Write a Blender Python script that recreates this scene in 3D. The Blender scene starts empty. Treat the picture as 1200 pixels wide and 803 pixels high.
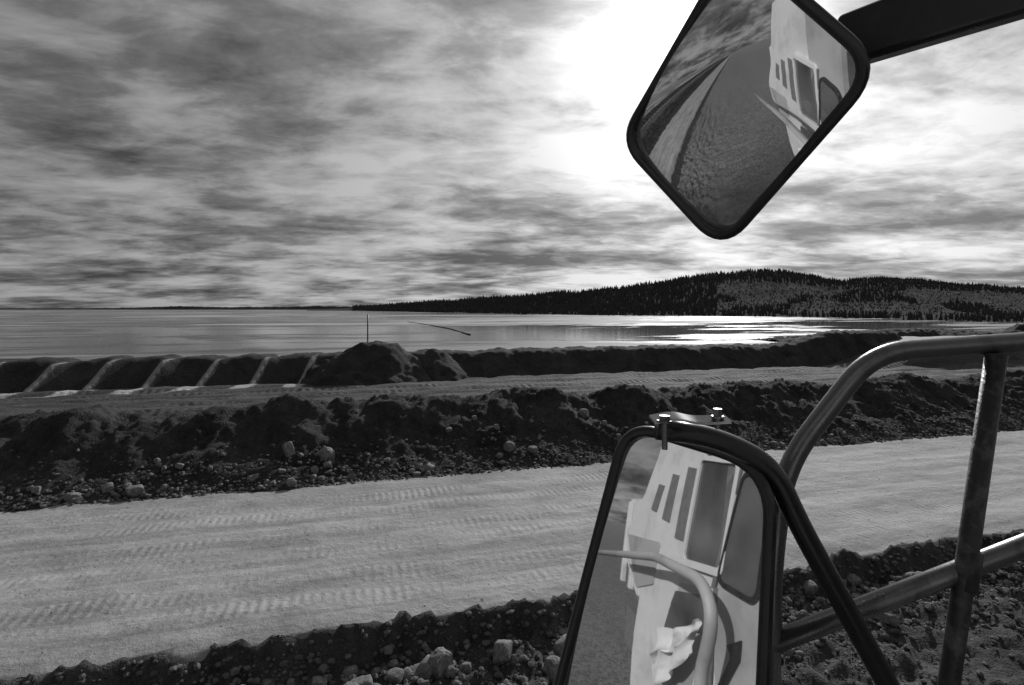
import bpy, bmesh, math, random
from mathutils import Vector, noise, Matrix
random.seed(7)
TH=math.radians(15.5); CT=math.cos(TH); ST=math.sin(TH)
EYE=Vector((0,0,5.0))
def w2l(p): return Vector((p[0]*CT+p[1]*ST, -p[0]*ST+p[1]*CT, p[2]))
def l2w(s,t,z): return Vector((s*CT-t*ST, s*ST+t*CT, z))
def sd(u,v): return Vector(((u-600)/667.,1.0,(362-v)/667.))
def pt(u,v,y): return w2l(EYE+sd(u,v)*y)
def onplane(u,v,C,N):
    d=sd(u,v); return EYE+d*((C-EYE).dot(N)/d.dot(N))
def fr(x,y,o=4,H=1.0): return noise.fractal(Vector((x,y,0.3)),H,2.0,o)
def clamp(x,a,b): return max(a,min(b,x))
def ss(a,b,x):
    x=clamp((x-a)/(b-a),0,1); return x*x*(3-2*x)
def pw(x,P):
    if x<=P[0][0]: return P[0][1]
    for (a,b),(c,d) in zip(P,P[1:]):
        if x<=c: return b+(d-b)*(x-a)/(c-a)
    return P[-1][1]
col=bpy.context.scene.collection
# ---------------------------------------------------------------- materials
def mat(name):
    m=bpy.data.materials.new(name); m.use_nodes=True
    nt=m.node_tree; return m,nt,nt.nodes['Principled BSDF']
def N(nt,t,**k):
    n=nt.nodes.new(t)
    for a,b in k.items(): setattr(n,a,b)
    return n
def math_(nt,op,a,b=None,c=None,cl=False):
    n=nt.nodes.new('ShaderNodeMath'); n.operation=op; n.use_clamp=cl
    for i,v in enumerate((a,b,c)):
        if v is None: continue
        if isinstance(v,(int,float)): n.inputs[i].default_value=v
        else: nt.links.new(v,n.inputs[i])
    return n.outputs[0]
def noi(nt,vec,scale,detail=4,rough=.55,dist=0):
    n=N(nt,'ShaderNodeTexNoise'); n.inputs['Scale'].default_value=scale; n.inputs['Detail'].default_value=detail
    n.inputs['Roughness'].default_value=rough; n.inputs['Distortion'].default_value=dist
    nt.links.new(vec,n.inputs['Vector']); return n.outputs['Fac']
def ramp(nt,f,stops):
    r=N(nt,'ShaderNodeValToRGB'); e=r.color_ramp.elements
    while len(e)<len(stops): e.new(.5)
    for i,(p,v) in enumerate(stops):
        e[i].position=p; e[i].color=(v,v,v,1)
    nt.links.new(f,r.inputs[0]); return r.outputs[0]
def coords(nt,obj=True):
    return N(nt,'ShaderNodeTexCoord').outputs['Object' if obj else 'Generated']
def mapping(nt,v,sc,rot=(0,0,0)):
    m=N(nt,'ShaderNodeMapping'); m.inputs['Scale'].default_value=sc; m.inputs['Rotation'].default_value=rot
    nt.links.new(v,m.inputs['Vector']); return m.outputs[0]
def mul(nt,a,b): return math_(nt,'MULTIPLY',a,b)
def add(nt,a,b): return math_(nt,'ADD',a,b)
def mixc(nt,k,a,b):
    mx=N(nt,'ShaderNodeMix',data_type='RGBA'); nt.links.new(k,mx.inputs[0]); nt.links.new(a,mx.inputs[6])
    if isinstance(b,(int,float)): mx.inputs[7].default_value=(b,b,b,1)
    else: nt.links.new(b,mx.inputs[7])
    return mx.outputs[2]
def dirt(name,lo,hi,big=.35,bump=.06,stone=.0,rough=.95,stonehi=.3,stretch=(1,1,1),spec=.2,paler=False,seams=False):
    m,nt,b=mat(name); c=coords(nt)
    cs=mapping(nt,c,stretch)
    n1=noi(nt,cs,big,3,.6,.4); n2=noi(nt,c,6,5,.7)
    f=add(nt,mul(nt,n1,.55),mul(nt,n2,.45))
    colr=ramp(nt,f,[(.36,lo),(.64,hi)])
    h=n2
    if stone>0:
        v=N(nt,'ShaderNodeTexVoronoi'); v.inputs['Scale'].default_value=9; nt.links.new(c,v.inputs['Vector'])
        st=ramp(nt,v.outputs['Distance'],[(0.18,1),(0.34,0)])
        v2=N(nt,'ShaderNodeTexVoronoi'); v2.inputs['Scale'].default_value=26; nt.links.new(c,v2.inputs['Vector'])
        st2=ramp(nt,v2.outputs['Distance'],[(0.2,1),(0.4,0)])
        sel=ramp(nt,noi(nt,c,1.3,2,.6),[(.5,0),(.6,1)])
        mm=mul(nt,st,sel)
        colr=mixc(nt,mul(nt,add(nt,mm,mul(nt,st2,.4)),stone),colr,stonehi); h=add(nt,h,add(nt,mul(nt,mm,.8),mul(nt,st2,.4)))
    if paler or seams:
        sp=N(nt,'ShaderNodeSeparateXYZ'); nt.links.new(c,sp.inputs[0])
    if paler:
        k=ramp(nt,math_(nt,'MULTIPLY',add(nt,sp.outputs[0],5.5),-.25),[(0,0),(1,1)])
        colr=mixc(nt,k,colr,ramp(nt,h,[(.4,.09),(.9,.38)]))
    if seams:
        # pale slanting lines between neighbouring tipped loads
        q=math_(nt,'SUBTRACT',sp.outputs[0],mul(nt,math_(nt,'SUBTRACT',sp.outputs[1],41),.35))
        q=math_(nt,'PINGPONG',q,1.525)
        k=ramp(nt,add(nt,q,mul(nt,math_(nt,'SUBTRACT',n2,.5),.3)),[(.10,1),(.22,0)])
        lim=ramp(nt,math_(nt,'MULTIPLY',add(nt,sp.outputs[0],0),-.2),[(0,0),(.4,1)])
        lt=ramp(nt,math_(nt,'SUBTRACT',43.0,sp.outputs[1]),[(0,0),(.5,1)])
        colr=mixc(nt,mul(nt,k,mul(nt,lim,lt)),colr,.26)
    nt.links.new(colr,b.inputs['Base Color']); b.inputs['Roughness'].default_value=rough
    b.inputs['Specular IOR Level'].default_value=spec
    if bump:
        bp=N(nt,'ShaderNodeBump'); bp.inputs['Strength'].default_value=1; bp.inputs['Distance'].default_value=bump
        nt.links.new(h,bp.inputs['Height']); nt.links.new(bp.outputs[0],b.inputs['Normal'])
    return m
def paint(name,v,rough=.4,metal=0,wear=.3,worn=None,spec=.5,bump=.0,sc=9):
    m,nt,b=mat(name); c=coords(nt)
    n=noi(nt,c,sc,6,.65,.3)
    w=worn if worn is not None else v*(1-wear)
    nt.links.new(ramp(nt,n,[(.36,w),(.5,v)]),b.inputs['Base Color'])
    nt.links.new(ramp(nt,n,[(.3,min(1,rough+.2)),(.6,rough)]),b.inputs['Roughness'])
    b.inputs['Metallic'].default_value=metal; b.inputs['Specular IOR Level'].default_value=spec
    if bump:
        n2=noi(nt,c,70,2,.6)
        bp=N(nt,'ShaderNodeBump'); bp.inputs['Distance'].default_value=bump; nt.links.new(n2,bp.inputs['Height']); nt.links.new(bp.outputs[0],b.inputs['Normal'])
    return m
def roadmat(name,lo,hi,bands,period,amt,bump=.05,wobble=.7,pale=False,chev=1.2,patch=(.35,.9)):
    m,nt,b=mat(name); c=coords(nt)
    sp=N(nt,'ShaderNodeSeparateXYZ'); nt.links.new(c,sp.inputs[0]); s,t=sp.outputs[0],sp.outputs[1]
    wob=noi(nt,c,.10,1,.5); tw=add(nt,t,mul(nt,math_(nt,'SUBTRACT',wob,.5),wobble))
    n1=noi(nt,mapping(nt,c,(.10,1.8,1)),1.0,6,.68,.2); n2=noi(nt,c,7,6,.75)
    n3=noi(nt,mapping(nt,c,(.5,1,1)),.9,5,.65,.4)
    ribs=None; tracks=None
    for tc,w in bands:
        d=math_(nt,'ABSOLUTE',math_(nt,'SUBTRACT',tw,tc))
        mk=ramp(nt,math_(nt,'DIVIDE',d,w),[(.8,1),(1.0,0)])
        rb=math_(nt,'SINE',add(nt,mul(nt,s,6.283/period),mul(nt,d,chev)))
        r_=mul(nt,mk,rb); ribs=r_ if ribs is None else add(nt,ribs,r_)
        tracks=mk if tracks is None else add(nt,tracks,mk)
    fade=ramp(nt,noi(nt,mapping(nt,c,(patch[0],patch[1],1)),1,5,.7),[(.46,0),(.60,1)])
    ribs=mul(nt,ribs,fade)
    f=add(nt,mul(nt,n1,.42),add(nt,mul(nt,n2,.22),mul(nt,n3,.36)))
    f=add(nt,f,mul(nt,ribs,.02)); f=add(nt,f,mul(nt,tracks,.025))
    colr=ramp(nt,f,[(.38,lo),(.62,hi)])
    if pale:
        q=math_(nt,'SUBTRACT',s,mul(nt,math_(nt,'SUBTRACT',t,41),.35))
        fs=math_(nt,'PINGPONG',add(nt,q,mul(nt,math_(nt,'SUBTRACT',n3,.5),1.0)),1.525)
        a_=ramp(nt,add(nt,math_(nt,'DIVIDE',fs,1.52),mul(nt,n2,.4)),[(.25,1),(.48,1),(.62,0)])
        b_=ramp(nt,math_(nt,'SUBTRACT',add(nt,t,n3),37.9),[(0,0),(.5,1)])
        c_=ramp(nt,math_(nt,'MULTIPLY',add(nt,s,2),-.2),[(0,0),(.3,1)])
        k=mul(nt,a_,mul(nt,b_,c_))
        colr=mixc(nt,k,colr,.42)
    nt.links.new(colr,b.inputs['Base Color'])
    b.inputs['Roughness'].default_value=.85; b.inputs['Specular IOR Level'].default_value=.3
    h=add(nt,mul(nt,ribs,amt),add(nt,n2,mul(nt,n1,.6)))
    bp=N(nt,'ShaderNodeBump'); bp.inputs['Distance'].default_value=bump; bp.inputs['Strength'].default_value=1
    nt.links.new(h,bp.inputs['Height']); nt.links.new(bp.outputs[0],b.inputs['Normal'])
    return m
M_ground=dirt('gravelly_ground',.022,.085,.4,.07,.6,stonehi=.20,paler=True)
M_berm=dirt('dark_dug_earth',.016,.06,.8,.10,.3,stonehi=.12)
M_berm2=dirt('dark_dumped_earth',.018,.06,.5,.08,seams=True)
M_road=roadmat('pale_packed_gravel',.16,.40,[(10.2,.32),(11.0,.32),(12.3,.35),(13.2,.35),(14.6,.35),(15.6,.35)],.17,.16,.045)
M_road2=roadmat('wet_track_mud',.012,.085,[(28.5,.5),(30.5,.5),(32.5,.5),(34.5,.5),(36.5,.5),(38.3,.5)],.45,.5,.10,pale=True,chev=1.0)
M_ramp=roadmat('ramp_gravel',.2,.4,[(40,.5),(43,.5)],.3,.2,.03)
M_rock=dirt('granite_rock',.09,.26,3,.02,rough=.8)
M_gravel=dirt('loose_stone',.04,.18,2,0,rough=.9)
M_hill=dirt('hill_brush',.05,.11,.03,0,rough=1,spec=0)  # base colour lifted to stand in for distance haze
M_far=dirt('far_shore',.05,.08,.01,0,rough=1,spec=0)
M_tree=dirt('spruce_needles',.04,.085,.1,0,rough=1,spec=0)  # needles paler than bare foliage, aerial haze put into the albedo
M_black=paint('black_enamel',.010,.26,0,.2,.018,.5)
M_rail=paint('worn_steel_rail',.17,.27,.8,0,.09,.5,.0006,5)
M_post=paint('scuffed_black_post',.025,.42,.2,.2,.08,.5,.002,22)
M_white=paint('white_truck_paint',.60,.35,0,.2,.48,sc=1.4)
M_panel=paint('shaded_white_panel',.36,.45,0,.2,.26,sc=1.0)  # darker copy of the white paint, panel shading put into the colour
M_greyp=paint('grey_panel',.14,.45)
M_rubber=paint('tyre_rubber',.03,.8,0,.3)
M_bolt=paint('zinc_bolt',.45,.35,.9,.4)
M_cloth=paint('white_cloth',.6,.95,0,.2)
m,nt,b=mat('mirror_silver'); b.inputs['Metallic'].default_value=.90
c=coords(nt); nt.links.new(ramp(nt,noi(nt,c,6,5,.6),[(.3,.66),(.7,.82)]),b.inputs['Base Color']); b.inputs['Roughness'].default_value=.02
M_mirror=m
m,nt,b=mat('dark_window_glass'); c=coords(nt); nt.links.new(ramp(nt,noi(nt,c,1.5,3,.5),[(.3,.03),(.7,.12)]),b.inputs['Base Color']); b.inputs['Roughness'].default_value=.12; b.inputs['Specular IOR Level'].default_value=.8
M_glass=m
# lake
m,nt,b=mat('tailings_water'); c=coords(nt)
n1=noi(nt,mapping(nt,c,(.010,.030,1)),1,8,.66,.8)
n0=noi(nt,mapping(nt,c,(.0030,.008,1),(0,0,.12)),1,3,.5,.3)
n2=noi(nt,mapping(nt,c,(.2,.7,1)),1,4,.6,.2)
f=add(nt,mul(nt,n1,.60),add(nt,mul(nt,n0,.32),mul(nt,n2,.08)))
nt.links.new(ramp(nt,f,[(.475,.02),(.495,.10),(.53,.20),(.57,.36)]),b.inputs['Base Color'])
nt.links.new(ramp(nt,f,[(.465,.08),(.495,.45),(.54,.8)]),b.inputs['Roughness'])
nt.links.new(ramp(nt,f,[(.475,.5),(.51,.2)]),b.inputs['Specular IOR Level'])
b.inputs['IOR'].default_value=1.33
bp=N(nt,'ShaderNodeBump'); bp.inputs['Distance'].default_value=.03; bp.inputs['Strength'].default_value=.4
nt.links.new(n2,bp.inputs['Height']); nt.links.new(bp.outputs[0],b.inputs['Normal'])
M_water=m
# ---------------------------------------------------------------- mesh helpers
def mkobj(name,verts,faces,mt,smooth=True,rot=True,parent=None,**props):
    me=bpy.data.meshes.new(name); me.from_pydata([tuple(v) for v in verts],[],faces); me.validate(); me.update()
    me.materials.append(mt)
    if smooth: me.polygons.foreach_set('use_smooth',[True]*len(me.polygons))
    o=bpy.data.objects.new(name,me); col.objects.link(o)
    if parent is not None: o.parent=parent
    elif rot: o.rotation_euler=(0,0,TH)
    for k,v in props.items(): o[k]=v
    return o
def grid(ss_,ts,f):
    V=[];F=[];n=len(ts)
    for s in ss_:
        for t in ts: V.append((s,t,f(s,t)))
    for i in range(len(ss_)-1):
        for j in range(n-1):
            a=i*n+j; F.append((a,a+n,a+n+1,a+1))
    return V,F
def axis(lo,hi,step,farlo,farhi,g=1.22):
    A=[]; x=lo
    while x<hi: A.append(x); x+=step
    A.append(hi); d=step; x=lo; L=[]
    while x>farlo: d*=g; x-=d; L.append(x)
    d=step; x=hi; R=[]
    while x<farhi: d*=g; x+=d; R.append(x)
    return L[::-1]+A+R
# ---------------------------------------------------------------- terrain
def edge(s): return 9.10+.20*fr(s*.35,2,3)+.14*fr(s*1.8,3,3)+.08*fr(s*6,5,3)
def lumps(x,y,k,sd_=1): return abs(noise.noise(Vector((x*k,y*k,sd_))))
def gz(s,t):
    e=edge(s)
    z=-.42*(1-ss(e-.22,e+.12,t))
    near=(-30<s<70 and 2<t<30)
    if near:
        z+=.05*fr(s*1.2,t*1.2,5)
        if t<e+.2: z+=.12*fr(s*2.2+9,t*2.2,5,.7)+.15*(lumps(s,t,3)-.15)+.08*lumps(s,t,8,3)
    elif abs(s)<300 and abs(t)<60: z+=.06*fr(s*.3,t*.3,3)
    z-=.16*ss(e+.15,e+.4,t)*(1-ss(16.4,16.9,t))
    z+=2.0*ss(38,50,s)*ss(35,38.5,t)*(1-ss(47,50,t))
    z-=1.6*ss(46,50,t)
    return z
SA=axis(-14,30,.1,-6000,6000,1.12); TA=axis(5.5,10,.08,-6000,4.9,1.16)
TA=[x for x in TA if x<=10.0]
TB=[];x=10.2
while x<48: TB.append(x); x+=.2
d=.2
while x<6000: TB.append(x); d*=1.22; x+=d
V,F=grid(SA,TA+TB,gz)
mkobj('ground',V,F,M_ground,kind='structure',label='dark stony ground of a mine site',category='ground')
def rz(s,t):
    rut=0
    for tc in (10.6,12.7,15.1): rut-=.03*math.exp(-((t-tc-.15*math.sin(s*.21+tc))/.5)**2)
    dn=t-edge(s)-.10; df=17.15+.25*fr(s*.6,7,3)+.1*fr(s*3,8,3)-t
    off=clamp(dn*6,-.9,.0)+clamp(df*.5,-.3,.0)
    return .03+rut+.035*fr(s*.6,t*.6,3)+.018*fr(s*2.5,t*2.5,4)+off-.04*ss(.5,0,dn)
V,F=grid(axis(-25,70,.13,-900,900,1.15),axis(8.4,17.9,.09,8.3,17.8),rz)
mkobj('road',V,F,M_road,kind='structure',label='pale packed gravel haul road with tyre tread marks',category='road')
def r2z(s,t):
    rut=0
    for tc in (26.7,28.5,30.5,32.5,34.5,36.5,38.3): rut-=.14*math.exp(-((t-tc-.4*math.sin(s*.12+tc))/.45)**2)
    d=min(t-24-.4*fr(s*.4,5,3), 39.9+.5*fr(s*.5,9,3)-t)
    return rut+.10*fr(s*.5,t*1.2,5)+clamp(d*.4,-.3,.15)+ 2.0*ss(38,50,s)*ss(35,38.5,t)
V,F=grid(axis(-35,70,.25,-900,200,1.2),axis(23.6,40.4,.16,23.5,40.3),r2z)
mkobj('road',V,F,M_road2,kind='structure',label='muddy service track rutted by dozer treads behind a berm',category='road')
V,F=grid(axis(44,110,.6,44,110),axis(38.6,46.6,.4,38.6,46.6),lambda s,t: gz(s,t)+clamp(min(t-38.8-.5*fr(s*.3,1,3),46.4-t+.5*fr(s*.3,4,3),s-44.5)*.4,-.3,.12)+.05*fr(s*.6,t,3))
mkobj('road',V,F,M_ramp,kind='structure',label='pale raised ramp road beside the lake',category='road')
def b1(s,t):
    ph=s+1.3*fr(s*.22,3,2)
    heap=abs(math.sin(math.pi*ph/3.1))**.7
    m_=.86+.11*heap+.18*fr(s*.35,1,3)
    tt=t+.25*(heap-.6)+.35*fr(s*.7,t*.7,4)
    z=pw(tt,[(16.5,-.12),(17.5,.22),(18.7,.70),(20.3,1.70),(20.9,1.82),(21.5,1.7),(24,-.2)])
    k=ss(16.7,18.5,t)
    z=z*(1+(m_-1)*ss(18,20,t))
    lump=lumps(s,t,2.3)+.5*lumps(s,t,5,4)
    z+=k*(.16*fr(s*1.1,t*1.1,7,.6)+.10*lump+.05*fr(s*6,t*6,3,.6)) + .03*fr(s*5,t*5,3)
    return z
V,F=grid(axis(-28,75,.1,-700,700,1.2),axis(16.2,24.2,.09,16.1,24.1),b1)
mkobj('berm',V,F,M_berm,kind='structure',label='dark lumpy earth berm with stones at its foot',category='berm')
def b2(s,t):
    ph=(s-.35*(t-41))/3.05; fra=ph-math.floor(ph)
    amp=1-.8*ss(-6,6,s)
    sc=(abs(fra-.5)*2)**3
    tt=t-(.15*fr(s*.7,t*.5,3))+amp*1.1*(sc-.4)
    top=1.75+.12*fr(s*.5,6,4)+1.1*ss(36,44,s)*(1-ss(49,52,s))+.5*ss(60,75,s)-amp*.12*sc
    z=pw(tt,[(40,-.1),(42.1,.93),(42.5,1),(44.2,1.0),(47,-.5)])*top
    lump=lumps(s,t,1.6)
    z+=.08*fr(s*1.3,t*1.3,4)*ss(40.5,42,t)+(1-amp)*(.16*fr(s*.8+4,t*.8,4)+.18*lump)*ss(40.3,41,t)
    if s>50: z=max(z-1.0*ss(50,54,s),-.5)+ ss(50,54,s)*1.0*ss(43,45,t)
    return z
V,F=grid(axis(-32,80,.18,-700,200,1.2),axis(39.4,48.5,.14,39.3,48.4),b2)
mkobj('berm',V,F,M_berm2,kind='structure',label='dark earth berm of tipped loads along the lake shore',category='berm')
M_mound=dirt('dark_heap_earth',.018,.06,.5,.08)
def mound(cs,ct,rs,rt,h,lab,seed,st=.14):
    ss_=[cs-rs*1.2+i*st for i in range(int(rs*2.4/st)+1)]; ts=[ct-rt*1.2+i*.14 for i in range(int(rt*2.4/.14)+1)]
    def f(s,t):
        d=math.hypot((s-cs)/rs,(t-ct)/rt)*(1+.22*fr(s*.5+seed,t*.5,4))
        k=(1-d) if d>.25 else .75+ (.25-d)*.3
        return h*k*1.22+.16*fr(s*1.2+seed,t*1.2,4)+.2*lumps(s,t,1.8,seed) if d<1.3 else -.6
    V,F=grid(ss_,ts,lambda s,t: max(f(s,t),-.6))
    mkobj('mound',V,F,M_mound,kind='structure',label=lab,category='mound')
mound(1.4,41.2,5.2,3.6,2.7,'tall dark heap of earth beside the lake',1)
mound(5.6,41.6,3.4,2.6,2.0,'smaller dark heap of earth against the berm',5)
mound(45.5,43,4.5,4,2.9,'dark heap of earth beside the ramp',8)
mound(60,48.5,9,3,2.7,'dark bank beside the ramp',11)
mound(82,50,16,4,3.3,'long dark bank of earth above the ramp',14,.3)
mound(70,37.5,13,2.2,2.4,'low dark bank edging the service track',17,.2)
mound(100,82,26,5,1.3,'dark spit of earth reaching into the lake',21,.5)
lk=[(-6000,44.5),(6000,44.5),(6000,9000),(-6000,9000)]
mkobj('lake',[(a,b_,-.6) for a,b_ in lk],[(0,1,2,3)],M_water,smooth=False,kind='structure',label='wide still silty lake reflecting the cloudy sky',category='lake')
SH=[(-.36,1700),(-.27,1500),(-.15,900),(0,620),(.15,480),(.45,400),(.82,250),(1.2,210),(2.2,200)]
RV=[(-.36,362.5),(-.30,362),(-.27,360.5),(-.15,355.5),(0,348),(.15,341.5),(.24,334),(.33,324),(.40,318.5),(.45,317),(.5,320),(.55,327),(.58,330),(.62,327),(.68,326.5),(.74,331),(.8,334),(.9,338),(1.2,338),(2.2,345)]
def ridge(a): return pw(a,SH)+pw(a,[(-.3,200),(0,260),(.4,480),(.9,520)])
def hz(a,y):
    ys=pw(a,SH); yr=ridge(a); p=(y-ys)/(yr-ys)
    zt=5+(362-pw(a,RV))*yr/667.
    if p<1: k=pw(p,[(-.1,-.05),(0,0),(.08,.04),(.35,.22),(.7,.72),(1,1)])
    else: k=max(0,1-.5*(p-1)**2)
    return -.9+(zt+.9)*k+ (fr(a*30,y*.01,3)*2.2*clamp(p,0,1))
As=[-.36+i*.012 for i in range(190)]
V=[];F=[];n=44
for a in As:
    ys=pw(a,SH); yr=ridge(a)
    for j in range(n):
        y=ys-20+(yr-ys)*1.7*j/(n-1); V.append((a*y,y,hz(a,y)))
for i in range(len(As)-1):
    for j in range(n-1):
        q=i*n+j; F.append((q,q+n,q+n+1,q+1))
mkobj('hill',V,F,M_hill,rot=False,kind='structure',label='long low wooded hill beyond the lake',category='hill')
def strip(name,pts,y,lab,jag):
    V=[];F=[]
    u0=pts[0][0];u1=pts[-1][0];nn=int((u1-u0)/1.5)
    for i in range(nn+1):
        u=u0+(u1-u0)*i/nn; v=pw(u,pts)+jag*fr(u*.23,2,4)
        x=(u-600)/667.*y
        V+= [(x,y-40,-1),(x,y,5+(362-v)*y/667.),(x,y+300,-1)]
        if i: q=3*(i-1); F+=[(q,q+3,q+4,q+1),(q+1,q+4,q+5,q+2)]
    mkobj(name,V,F,M_far,smooth=False,rot=False,kind='structure',label=lab,category='shore')
strip('hill',[(-500,361.2),(90,361.2),(150,360.6),(210,358.8),(260,360),(340,359.6),(370,358.6),(430,360),(520,362)],3600,'thin dark strip of distant wooded shore',.5)
# ---------------------------------------------------------------- trees
def treegeo(V,F,x,y,z,h,r,tiers=3,k=7,rnd=random):
    for i in range(tiers):
        zb=z+h*(.05+.27*i*(3/tiers)); zt=z+h*min(1,(.48+.27*i*(3/tiers)))
        if i==tiers-1: zt=z+h
        rr=r*(1-.8*i/tiers); b0=len(V); ph=rnd.random()*6
        for j in range(k):
            q=rr*rnd.uniform(.55,1.15); an=ph+6.283*j/k
            V.append((x+q*math.cos(an),y+q*math.sin(an),zb+rnd.uniform(-.06,.06)*h))
        V.append((x+rnd.uniform(-.1,.1)*r,y,zt))
        for j in range(k): F.append((b0+j,b0+(j+1)%k,b0+k))
V=[];F=[]
cnt=0
while cnt<22000:
    a=random.uniform(-.28,1.25); ys=pw(a,SH); yr=ridge(a)
    p=random.random()**.8
    shrub=False
    if a>.36 and .05<p<.6 and fr(a*9,p*4,3)>-.25: 
        shrub=True
        if random.random()<.35: continue
    y=ys+(yr-ys)*p*1.03
    h=random.uniform(4,6.5) if not shrub else random.uniform(1.2,2.6)
    if p>.85: h*=random.choice([.6,.8,1.1])
    h*=pw(a,[(-.3,1.5),(0,1.05),(.4,.95),(.9,.65)])
    treegeo(V,F,a*y,y,hz(a,y)-.5,h,h*(.26 if not shrub else .7),2 if shrub else 3,5); cnt+=1
mkobj('forest',V,F,M_tree,smooth=False,rot=False,kind='stuff',label='dense dark spruce forest covering the hill',category='forest')
protos=[]
for q in range(4):
    V=[];F=[]; tw=6
    for j in range(tw):
        V+= [(.12*math.cos(j*1.047),.12*math.sin(j*1.047),-.3),(.05*math.cos(j*1.047),.05*math.sin(j*1.047),5)]
    for j in range(tw):
        k2=(j+1)%tw; F.append((2*j,2*k2,2*k2+1,2*j+1))
    treegeo(V,F,0,0,0,9,1.4,8,9)
    me=bpy.data.meshes.new('spruce_tree'); me.from_pydata(V,[],F); me.materials.append(M_tree); protos.append(me)
for i in range(190):
    a=random.uniform(-.27,1.0) if i<110 else random.uniform(-.1,.95)
    ys=pw(a,SH); yr=ridge(a)
    y=ys+4+random.random()*14 if i<110 else yr*random.uniform(.985,1.01)
    o=bpy.data.objects.new('spruce_tree',protos[i%4]); col.objects.link(o)
    o.location=(a*y,y,hz(a,y)-.3); sc=random.uniform(.45,.9)*pw(a,[(-.3,1.3),(0,1),(.9,.6)]); o.scale=(sc,sc,sc*random.uniform(.9,1.2)); o.rotation_euler=(0,0,random.random()*6)
    o['label']='slim dark spruce standing on the wooded hill shore'; o['category']='tree'; o['group']='spruces along the lake shore and ridge'
# ---------------------------------------------------------------- rocks
def rockmesh(seed,sub=3):
    bm=bmesh.new(); bmesh.ops.create_icosphere(bm,subdivisions=sub,radius=1)
    for v in bm.verts:
        p=v.co.copy(); d=1+.35*noise.noise(p*1.1+Vector((seed*7,0,0)))+.14*noise.noise(p*3+Vector((seed,3,0)))
        v.co=p*d; v.co.z*=.72
        for ax in range(3):
            q=.66+.12*math.sin(seed*3+ax); v.co[ax]=clamp(v.co[ax],-q,q)
    me=bpy.data.meshes.new('rock'); bm.to_mesh(me); bm.free(); me.materials.append(M_rock)
    if seed%2: me.polygons.foreach_set('use_smooth',[True]*len(me.polygons))
    return me
rms=[rockmesh(i) for i in range(6)]
def surf(s,t):
    z=gz(s,t)
    if 8.5<t<17.8: z=max(z,rz(s,t))
    if 16.3<t<24: z=max(z,b1(s,t))
    return z
def rock(s,t,r,zs=1,i=0,lab='rounded grey stone lying on dark earth',grp='stones at the foot of the berm'):
    o=bpy.data.objects.new('rock',rms[i%6]); col.objects.link(o)
    o.location=l2w(s,t,surf(s,t)+r*.18*zs); o.scale=(r,r*.85,r*zs); o.rotation_euler=(random.uniform(-.4,.4),random.uniform(-.4,.4),random.random()*6)
    o['label']=lab;o['category']='rock';o['group']=grp
for i,(s,t,r,zs) in enumerate([(-.8,18.1,.26,1.4),(-1.9,18.3,.20,2.0),(8.1,19.4,.26,1),(-5.6,17.2,.27,.9),(-6.3,17.4,.22,.9),(-7.0,17.2,.23,.9),(-1.7,16.9,.18,1),(2.2,17.3,.22,.9),(4.9,18.0,.25,1),(5.6,17.7,.2,1)]):
    rock(s,t,r,zs,i,'pale rounded boulder lodged in the dark berm')
for i in range(140):
    s=random.uniform(-10,24); t=16.9+abs(random.gauss(0,.7)); 
    if 3<s<9 and random.random()<.6: t+=random.uniform(.2,1.2)
    rock(s,t,random.uniform(.05,.15),random.uniform(.8,1.2),i)
for i in range(145):
    s=random.uniform(-4.5,11); t=edge(s)-.1-abs(random.gauss(0,.8))
    rock(s,t,random.choice([.06,.08,.1,.13,.17,.24]),random.uniform(.7,1.2),i,'angular grey stone on the rough verge','stones on the verge below the road')
ic=bmesh.new(); bmesh.ops.create_icosphere(ic,subdivisions=1,radius=1)
iv=[v.co.copy() for v in ic.verts]; jf=[[v.index for v in f.verts] for f in ic.faces]; ic.free()
V=[];F=[]
for i in range(18000):
    q=random.random()
    if q<.6: s=random.uniform(-8,16); t=edge(s)+.05-abs(random.gauss(0,1.3)); r=.012+.06*random.random()**2.5
    elif q<.93: s=random.uniform(-14,30); t=16.8+abs(random.gauss(0,.9)); r=.018+.06*random.random()**2
    else: s=random.uniform(-14,30); t=random.uniform(9.4,17); r=random.uniform(.005,.014)
    z=surf(s,t); b0=len(V)
    sx,sy,sz=random.uniform(.7,1.3),random.uniform(.7,1.3),random.uniform(.5,.9)
    for p in iv:
        k=random.uniform(.8,1.15); V.append((s+p.x*r*k*sx,t+p.y*r*k*sy,z+p.z*r*k*sz+r*.15))
    F+=[[b0+x for x in f] for f in jf]
mkobj('gravel',V,F,M_gravel,smooth=False,kind='stuff',label='loose gravel scattered over verge and berm foot',category='gravel')
def sweep(P,r,n=14,closed=False,cap=True,flat=1.0):
    P=[Vector(p) for p in P]; V=[];F=[];m=len(P)
    tan=[]
    for i in range(m):
        if closed: t=(P[(i+1)%m]-P[i-1])
        else: t=P[min(i+1,m-1)]-P[max(i-1,0)]
        tan.append(t.normalized())
    up=Vector((0,0,1)) if abs(tan[0].z)<.9 else Vector((1,0,0))
    nv=(up-tan[0]*up.dot(tan[0])).normalized()
    for i in range(m):
        nv=(nv-tan[i]*nv.dot(tan[i])).normalized(); bn=tan[i].cross(nv)
        for j in range(n):
            a=6.28318*j/n; V.append(P[i]+(nv*math.cos(a)+bn*math.sin(a)*flat)*r)
    for i in range(m if closed else m-1):
        for j in range(n):
            a=i*n+j;b_=i*n+(j+1)%n; c_=((i+1)%m)*n+(j+1)%n; d=((i+1)%m)*n+j
            F.append((a,b_,c_,d))
    if not closed and cap:
        F.append(tuple(range(n))[::-1]); F.append(tuple((m-1)*n+j for j in range(n)))
    return V,F
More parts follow.
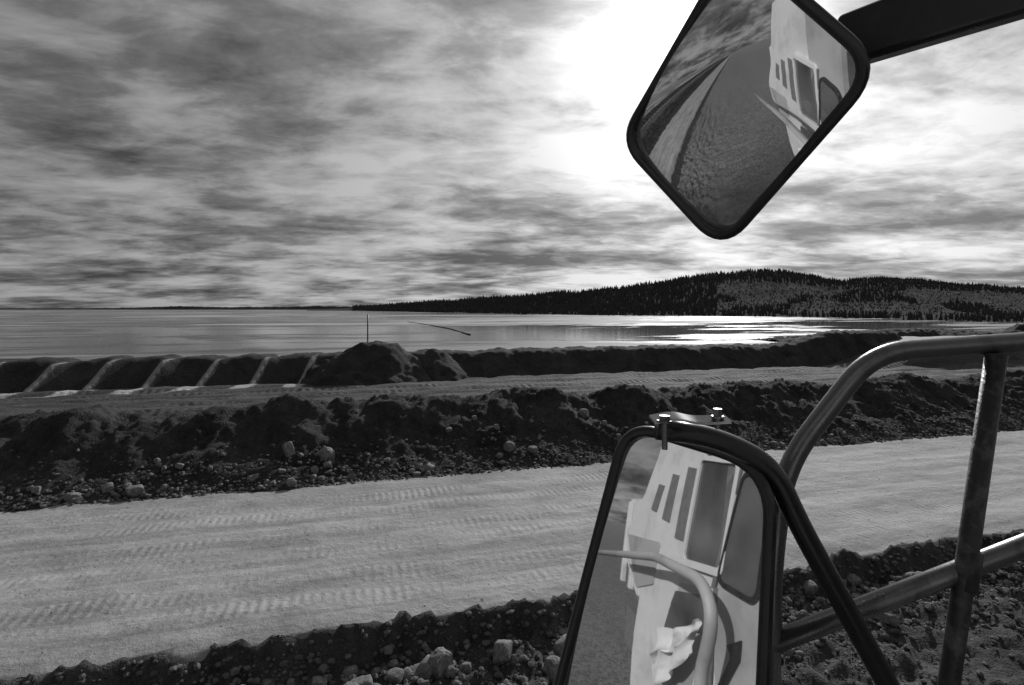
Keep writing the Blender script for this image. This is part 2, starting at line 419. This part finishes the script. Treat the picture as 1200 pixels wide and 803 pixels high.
def fillet(P,cut,closed=False,k=8):
    P=[Vector(p) for p in P]; out=[];m=len(P)
    for i in range(m):
        if not closed and i in (0,m-1): out.append(P[i]); continue
        A=P[i-1];B=P[i];C=P[(i+1)%m]
        c=cut if not isinstance(cut,(list,tuple)) else cut[i]
        a=B+(A-B).normalized()*min(c,(A-B).length*.48); d=B+(C-B).normalized()*min(c,(C-B).length*.48)
        for j in range(k+1):
            q=j/k; out.append(a*(1-q)**2+B*2*q*(1-q)+d*q*q)
    return out
pb=w2l(Vector((-10.4,41,2.5)))
V,F=sweep([pb+Vector((0,0,-.5)),pb+Vector((0.0,0,2.1))],.045,8)
o=mkobj('marker_post',V,F,M_post,label='thin upright marker post on top of the earth heap',category='post')
Pw=[(-44,240),(-30,200),(-17,158),(-12,135),(-9,122)]
V,F=sweep(fillet([(x,y,-.55) for x,y in Pw],8),.17,8)
mkobj('floating_pipe',V,F,M_rubber,rot=False,label='long dark pipeline floating in a curve on the lake',category='pipe')
# ---------------------------------------------------------------- truck
truck=bpy.data.objects.new('mining_truck',None); col.objects.link(truck); truck.rotation_euler=(0,0,TH)
truck['label']='white mining truck with tubular handrails and black framed mirrors'; truck['category']='truck'
def tp(name,V,F,mt,parent=truck,smooth=True,**k): return mkobj(name,V,F,mt,smooth=smooth,parent=parent,**k)
def beam(A,B,w,h,h2=None):
    A=Vector(A);B=Vector(B);d=(B-A).normalized();sd_=d.cross(Vector((0,0,1))).normalized();up=sd_.cross(d)
    V=[]; h2=h2 or h
    c=[(-1,-1),(1,-1),(1,1),(-1,1)]
    for P,hh in ((A,h),(B,h2)):
        for x,y in c: V.append(P+sd_*x*w/2+up*y*hh/2)
    return V,[(3,2,1,0),(4,5,6,7),(0,1,5,4),(1,2,6,5),(2,3,7,6),(3,0,4,7)]
def bevel(o,w=.008,seg=2):
    m_=o.modifiers.new('b','BEVEL'); m_.width=w; m_.segments=seg; m_.limit_method='ANGLE'
def box(name,s0,s1,t0,t1,z0,z1,mt,parent=truck,bev=.015,**k):
    V=[(s,t,z) for s in (s0,s1) for t in (t0,t1) for z in (z0,z1)]
    F=[(0,1,3,2),(4,6,7,5),(0,4,5,1),(2,3,7,6),(0,2,6,4),(1,5,7,3)]
    o=tp(name,V,F,mt,parent,smooth=False,**k)
    if bev: bevel(o,bev)
    return o
def rrect(s0,s1,z0,z1,r,sh=0):
    P=[]
    for cx,cz,a0 in ((s1-r,z1-r,0),(s0+r,z1-r,90),(s0+r,z0+r,180),(s1-r,z0+r,270)):
        for i in range(7):
            a=math.radians(a0+i*15); z=cz+r*math.sin(a); P.append((cx+r*math.cos(a)+sh*(z-z0),z))
    return P
def plate(name,outer,holes,t0,th,mt,parent=truck,**k):
    cu=bpy.data.curves.new(name,'CURVE'); cu.dimensions='2D'; cu.fill_mode='BOTH'; cu.extrude=th/2; cu.bevel_depth=.004
    for L in [outer]+holes:
        sp=cu.splines.new('POLY'); sp.points.add(len(L)-1)
        for p,xy in zip(sp.points,L): p.co=(xy[0],xy[1],0,1)
        sp.use_cyclic_u=True
    tmp=bpy.data.objects.new('tmp',cu); col.objects.link(tmp)
    me=bpy.data.meshes.new_from_object(tmp.evaluated_get(bpy.context.evaluated_depsgraph_get()))
    bpy.data.objects.remove(tmp)
    V=[(v.co.x,t0-v.co.z,v.co.y) for v in me.vertices]; F=[tuple(p.vertices)[::-1] for p in me.polygons]
    bpy.data.meshes.remove(me)
    return tp(name,V,F,mt,parent,smooth=False,**k)
def mirror(C,Nn,px,cut,r,R,lab,lift):
    Nn=Nn.normalized()
    cor=[w2l(onplane(u,v,C,Nn)) for u,v in px]
    Nl=w2l(Nn); Cl=sum(cor,Vector())/len(cor)
    path=fillet(cor,cut,True,8)
    full=[]
    for i in range(len(path)):
        A=path[i];B=path[(i+1)%len(path)]; k=max(1,int((B-A).length/.03))
        for j in range(k): full.append(A.lerp(B,j/k))
    V,F=sweep(full,r,14,True)
    fr_=tp('wing_mirror',V,F,M_black,label=lab)
    n=len(full)
    V=[p-Nl*.03 for p in full]+[Cl+(p-Cl)*.92-Nl*.09 for p in full]
    F=[(i,(i+1)%n,n+(i+1)%n,n+i) for i in range(n)]+[tuple(range(n,2*n))]
    tp('mirror_housing',V,F,M_black,fr_)
    rings=16; V=[Cl.copy()];F=[]
    for q in range(1,rings+1):
        for p in full:
            P=Cl+(p-Cl)*q/rings; d=(P-Cl).length; V.append(P-Nl*(d*d/(2*R)))
    off=Nl*lift
    V=[v+off for v in V]
    for i in range(n): F.append((0,1+i,1+(i+1)%n))
    for q in range(rings-1):
        for i in range(n):
            a=1+q*n+i;b_=1+q*n+(i+1)%n; F.append((a,a+n,b_+n,b_))
    tp('mirror_glass',V,F,M_mirror,fr_)
    Cw=l2w(*Cl)
    def back(u,v,tpl):
        p=onplane(u,v,C,Nn); nn=(Nn+(p-Cw)/R).normalized(); d=(p-EYE).normalized(); rr=d-2*d.dot(nn)*nn
        pl=w2l(p); rl=w2l(rr); k=(tpl-pl.y)/rl.y
        if rl.y>-.06: k=(pl.y-tpl)/.06
        q=pl+rl*k; return (q.x,q.z,rl)
    return fr_,back
def centre_normal(C,st):
    r=l2w(*st); r=Vector(r).normalized(); d=(C-EYE).normalized(); return (r-d).normalized()
C1=Vector((.45,1.5,4.33)); N1=centre_normal(C1,(-math.cos(math.radians(21.5)),-math.sin(math.radians(21.5)),-.10))
low,B1=mirror(C1,N1,[(735,497),(905,548),(890,900),(635,880)],[.10,.13,.1,.1],.016,4.5,'tall black framed side mirror reflecting the white truck',.010)
C2=Vector((.546,1.3,5.452)); N2=centre_normal(C2,(-.93,.09,-.26))
up_,B2=mirror(C2,N2,[(730,165),(846,290),(1030,78),(864,-66)],[.08,.09,.08,.09],.013,1.1,'convex black framed mirror hung from an overhead arm',.028)
A=pt(985,52,1.37);B=pt(1330,-66,1.0)
V,F=beam(A,B,.05,.125,.14); o=tp('mirror_arm',V,F,M_black,up_,smooth=False); bevel(o,.012,3)
P=[pt(770,503,1.44),pt(838,512,1.44),pt(905,545,1.44),pt(935,612,1.44),pt(1050,820,1.44),pt(1085,890,1.44),pt(1110,1100,1.44)]
V,F=sweep(fillet(P,.08),.027,18); tp('mirror_arm',V,F,M_black,low)
P0=[pt(764,492,1.40),pt(790,487,1.39),pt(815,493,1.37),pt(853,491,1.35)]
Vb=[];Fb=[]
for i,p in enumerate(fillet(P0,.02)):
    for dz in (-.003,.003):
        Vb+=[p+Vector((0.0,-.014,dz-.006)),p+Vector((0,.014,dz+.006))]
nn=len(Vb)//4
for i in range(nn-1):
    a=4*i; Fb+=[(a,a+4,a+5,a+1),(a+2,a+3,a+7,a+6),(a,a+2,a+6,a+4),(a+1,a+5,a+7,a+3)]
Fb+=[(0,1,3,2),(4*nn-4,4*nn-2,4*nn-1,4*nn-3)]
tp('mounting_bracket',Vb,Fb,M_bolt,low,smooth=False)
def bolt(p,r=.02,h=.018,d=Vector((0,0,1)),L=.05):
    V,F=sweep([p,p+d*h],r,6); V2,F2=sweep([p-d*L,p],r*.5,12); o_=len(V); V3,F3=sweep([p-d*.004,p+d*.001],r*1.35,18)
    F+=[tuple(x+o_ for x in f) for f in F2]; V+=V2; o_=len(V); F+=[tuple(x+o_ for x in f) for f in F3]; V+=V3
    tp('bolt',V,F,M_rail,low,smooth=False)
bolt(pt(779,493,1.38),.014,.012,L=.07); bolt(pt(841,488,1.35),.011,.018,L=.03)
# handrails
P=[pt(1330,384,1.6),pt(1200,401,1.62),pt(1022,413,1.62),pt(920,545,1.62),pt(905,660,1.62),pt(898,1060,1.62)]
V,F=sweep(fillet(P,[0,.05,.11,.12,.1,0]),.028,24); tp('handrail',V,F,M_rail,label='worn grey tubular handrail with a rounded bend')
P=[pt(902,755,1.62),pt(1200,640,1.62),pt(1330,590,1.62)]
V,F=sweep(P,.029,24); tp('handrail',V,F,M_rail,label='straight grey lower guard rail')
P=[pt(1168,415,1.6),pt(1112,803,1.6),pt(1095,1050,1.6)]
V,F=sweep(P,.026,18); tp('rail_post',V,F,M_post)
P=[pt(1138,645,1.6),pt(1131,690,1.6)]
V,F=sweep(P,.030,18); tp('rail_clamp',V,F,M_post)
# cab
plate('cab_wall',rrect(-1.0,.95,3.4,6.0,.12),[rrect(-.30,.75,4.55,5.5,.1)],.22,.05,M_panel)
box('cab_roof',-1.1,1.1,-2.2,.27,6.0,6.12,M_white)
box('cab_rear',-1.06,-1.0,-2.1,.19,3.4,6.0,M_white)
box('cab_side',-1.0,.95,-2.1,-2.0,3.4,6.0,M_white)
box('cab_floor',-1.0,.95,-2.0,.19,3.3,3.45,M_greyp)
box('cab_pillar',.93,1.0,.0,.19,3.4,6.0,M_white)
box('deck',1.0,2.3,.25,1.32,3.1,3.2,M_greyp)
SMAX=-.24
def mp(u,v,t=.23): 
    q=B1(u,v,t); return (min(q[0],SMAX-.5*max(0,t-.25)),q[1])
def mpx(L,t=.23): return [mp(u,v,t) for u,v in L]
left=mpx([(792,470),(772,535),(757,578),(736,622),(736,655),(752,692),(742,760),(735,900)])
zb=min(p[1] for p in left)
plate('body_side',left+[(-1.02,zb),(-1.02,max(6.0,left[0][1]))],[],.21,.04,M_white)
for q in ([(790,556),(797,558),(786,612),(778,608)],[(808,548),(817,550),(803,634),(793,630)],[(774,568),(780,570),(771,600),(765,597)]):
    plate('vent_slot',mpx(q),[],.237,.012,M_greyp)
def rpoly(L,c=.05):
    P=[Vector((a,b,0)) for a,b in L]; return [(p.x,p.y) for p in fillet(P,c,True,5)]
def frame(L,sc):
    c=(sum(p[0] for p in L)/len(L),sum(p[1] for p in L)/len(L)); return [(c[0]+(p[0]-c[0])*sc,c[1]+(p[1]-c[1])*sc) for p in L]
# slightly raised panels, shading of the white side put into their darker colour
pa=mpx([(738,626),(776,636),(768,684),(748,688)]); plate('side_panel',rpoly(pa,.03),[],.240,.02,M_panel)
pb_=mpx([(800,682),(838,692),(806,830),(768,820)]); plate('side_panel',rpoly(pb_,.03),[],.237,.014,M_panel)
wa=mpx([(826,540),(868,546),(849,668),(806,655)])
g1_=plate('side_window',rpoly(wa,.06),[],.238,.014,M_glass)
plate('window_frame',rpoly(frame(wa,1.13),.08),[rpoly(wa,.06)],.249,.04,M_white,g1_)
wb=mpx([(878,556),(910,574),(893,706),(848,680)])
g2_=plate('door_window',rpoly(wb,.10),[],.256,.014,M_glass)
plate('window_frame',rpoly(frame(wb,1.07),.11),[rpoly(wb,.10)],.262,.03,M_black,g2_)
plate('step_recess',rpoly(mpx([(795,692),(838,700),(828,742),(782,735)]),.03),[],.249,.010,M_glass)
for q in ([(872,545),(874,546),(842,690),(839,689)],[(842,690),(845,690),(836,830),(833,830)]):
    plate('seam_strip',mpx(q),[],.257,.012,M_greyp)
# dark curved mark low on the door
L_=[(858,757),(874,752),(872,775),(852,812),(846,806),(862,774),(862,766)]
plate('door_marking',mpx(L_),[],.262,.010,M_black)
P=[]
for u,v in [(692,646),(770,652),(825,680),(838,725),(822,790)]:
    s,z=mp(u,v,.50); P.append(Vector((min(s,-.45),.50,z)))
P.append(Vector((P[-1].x-.05,.45,P[-1].z-.7)))
V,F=sweep(fillet(P,[0,.15,.2,.2,.1,0]),.046,18); tp('handrail',V,F,M_panel,label='pale bowed grab rail beside the cab steps')
cs_=[mp(u,v,.40) for u,v in [(772,742),(824,724),(808,764),(764,806)]]
V=[];F=[];nn=28
for i in range(nn+1):
    for j in range(nn+1):
        a=i/nn;b_=j/nn
        p=[(cs_[0][k]*(1-a)+cs_[1][k]*a)*(1-b_)+(cs_[3][k]*(1-a)+cs_[2][k]*a)*b_ for k in (0,1)]
        V.append((p[0]+.05*math.sin(b_*7),.40+.03*math.sin(a*14+b_*5)+.06*noise.noise(Vector((a*4,b_*4,0))),p[1]+.09*noise.noise(Vector((a*2.5,b_*4,3)))))
for i in range(nn):
    for j in range(nn):
        a=i*(nn+1)+j; F.append((a,a+1,a+nn+2,a+nn+1))
o=tp('cloth',V,F,M_cloth,label='crumpled white cloth draped over the rail')
prof=[(-4.6,2.6),(-4.6,5.2),(-9.5,5.2),(-9.5,3.6),(-7,2.4)]
plate('dump_body',prof,[],-2.0,2.0,M_white)
for i in range(5):
    box('body_rib',-5.2-i*1.0,-5.0-i*1.0,-.99,-.85,2.8,5.1,M_white)
def wheel(s,t0,r,w):
    prof=[(0,.25),(0,.5),(.05,.62),(.06,.93),(.16,1),(w-.1,1),(w,.93),(w,.5)]
    V=[];F=[];n=40
    for i in range(n):
        a=6.28318*i/n
        for (tt,rr) in prof:
            k=rr*r
            if rr==1 and i%2: k*=.96
            V.append((s+k*math.cos(a),t0-tt,r+k*math.sin(a)-.45))
    m_=len(prof)
    for i in range(n):
        for j in range(m_-1):
            a=i*m_+j;b_=((i+1)%n)*m_+j; F.append((a,b_,b_+1,a+1))
    wh=tp('wheel',V,F,M_rubber,smooth=False)
    V=[(s,t0-.15,r-.45)]+[(s+r*.52*math.cos(6.28318*i/24),t0-.06,r-.45+r*.52*math.sin(6.28318*i/24)) for i in range(24)]
    tp('rim',V,[(0,1+i,1+(i+1)%24) for i in range(24)],M_white,wh,smooth=False)
wheel(.9,.35,1.3,.7); wheel(-6.2,-.9,1.3,.7)
wheel(.9,-2.3,1.3,.7); wheel(-6.2,-2.9,1.3,.7)
box('chassis',-8.5,1.6,-2.0,-.95,1.3,2.3,M_greyp)
# ---------------------------------------------------------------- world
SUN_EL=math.radians(27.5); SUN_AZ=math.radians(20)
S=Vector((math.sin(SUN_AZ)*math.cos(SUN_EL),math.cos(SUN_AZ)*math.cos(SUN_EL),math.sin(SUN_EL)))
w=bpy.data.worlds.new('World'); bpy.context.scene.world=w; w.use_nodes=True; nt=w.node_tree
bg=nt.nodes['Background']
sky=N(nt,'ShaderNodeTexSky',sky_type='NISHITA'); sky.sun_disc=False; sky.sun_elevation=SUN_EL; sky.sun_rotation=SUN_AZ
bw=N(nt,'ShaderNodeRGBToBW'); nt.links.new(sky.outputs[0],bw.inputs[0])
base=math_(nt,'MINIMUM',mul(nt,bw.outputs[0],.06),.9)
g=N(nt,'ShaderNodeTexCoord').outputs['Generated']
nm=N(nt,'ShaderNodeVectorMath',operation='NORMALIZE'); nt.links.new(g,nm.inputs[0]); D=nm.outputs[0]
sp=N(nt,'ShaderNodeSeparateXYZ'); nt.links.new(D,sp.inputs[0])
zz=add(nt,math_(nt,'MAXIMUM',sp.outputs[2],0),.13)
cb=N(nt,'ShaderNodeCombineXYZ'); nt.links.new(math_(nt,'DIVIDE',sp.outputs[0],zz),cb.inputs[0]); nt.links.new(math_(nt,'DIVIDE',sp.outputs[1],zz),cb.inputs[1])
P1=mapping(nt,cb.outputs[0],(.62,.75,1),(0,0,math.radians(-25)))
nA=noi(nt,P1,1.0,3,.5,.3)
nB=noi(nt,P1,3.4,8,.60,.35)
P2=mapping(nt,cb.outputs[0],(.9,1.6,1),(0,0,math.radians(-40)))
nC=noi(nt,P2,4.5,7,.62,.4)
dens=add(nt,mul(nt,nA,.50),add(nt,mul(nt,nB,.34),mul(nt,nC,.16)))
dt=N(nt,'ShaderNodeVectorMath',operation='DOT_PRODUCT'); nt.links.new(D,dt.inputs[0]); dt.inputs[1].default_value=S
dp=math_(nt,'MAXIMUM',dt.outputs['Value'],0)
g1=math_(nt,'POWER',dp,110); g2=math_(nt,'POWER',dp,20); g3=math_(nt,'POWER',dp,4)
# thinner cloud to the sun's far side: brightness rises with bearing
east=math_(nt,'MAXIMUM',add(nt,sp.outputs[0],.0),0)
glow=add(nt,mul(nt,g1,1.8),add(nt,mul(nt,g2,.7),mul(nt,g3,.26)))
glow=add(nt,glow,mul(nt,east,.22))
gap=add(nt,mul(nt,base,.4),add(nt,.22,glow))
dk=add(nt,.05,mul(nt,glow,.45))
f=ramp(nt,dens,[(.42,1),(.485,.62),(.525,.30),(.59,0)])
mx=N(nt,'ShaderNodeMix',data_type='FLOAT'); nt.links.new(f,mx.inputs[0]); nt.links.new(dk,mx.inputs[2]); nt.links.new(gap,mx.inputs[3])
nt.links.new(mx.outputs[0],bg.inputs['Color']); bg.inputs['Strength'].default_value=1.0
L=bpy.data.lights.new('sun','SUN'); L.energy=3.6; L.angle=math.radians(1.0); L.color=(1,1,1)
lo=bpy.data.objects.new('sun',L); col.objects.link(lo); lo.rotation_euler=(-S).to_track_quat('-Z','Y').to_euler()
cam=bpy.data.cameras.new('camera'); cam.lens=20; cam.sensor_width=36; cam.shift_y=-39.5/1200; cam.clip_start=.01; cam.clip_end=20000
co=bpy.data.objects.new('camera',cam); col.objects.link(co); co.location=EYE; co.rotation_euler=(math.radians(90),0,0)
bpy.context.scene.camera=co
sc=bpy.context.scene; sc.view_settings.view_transform='Standard'; sc.view_settings.look='None'; sc.view_settings.exposure=0
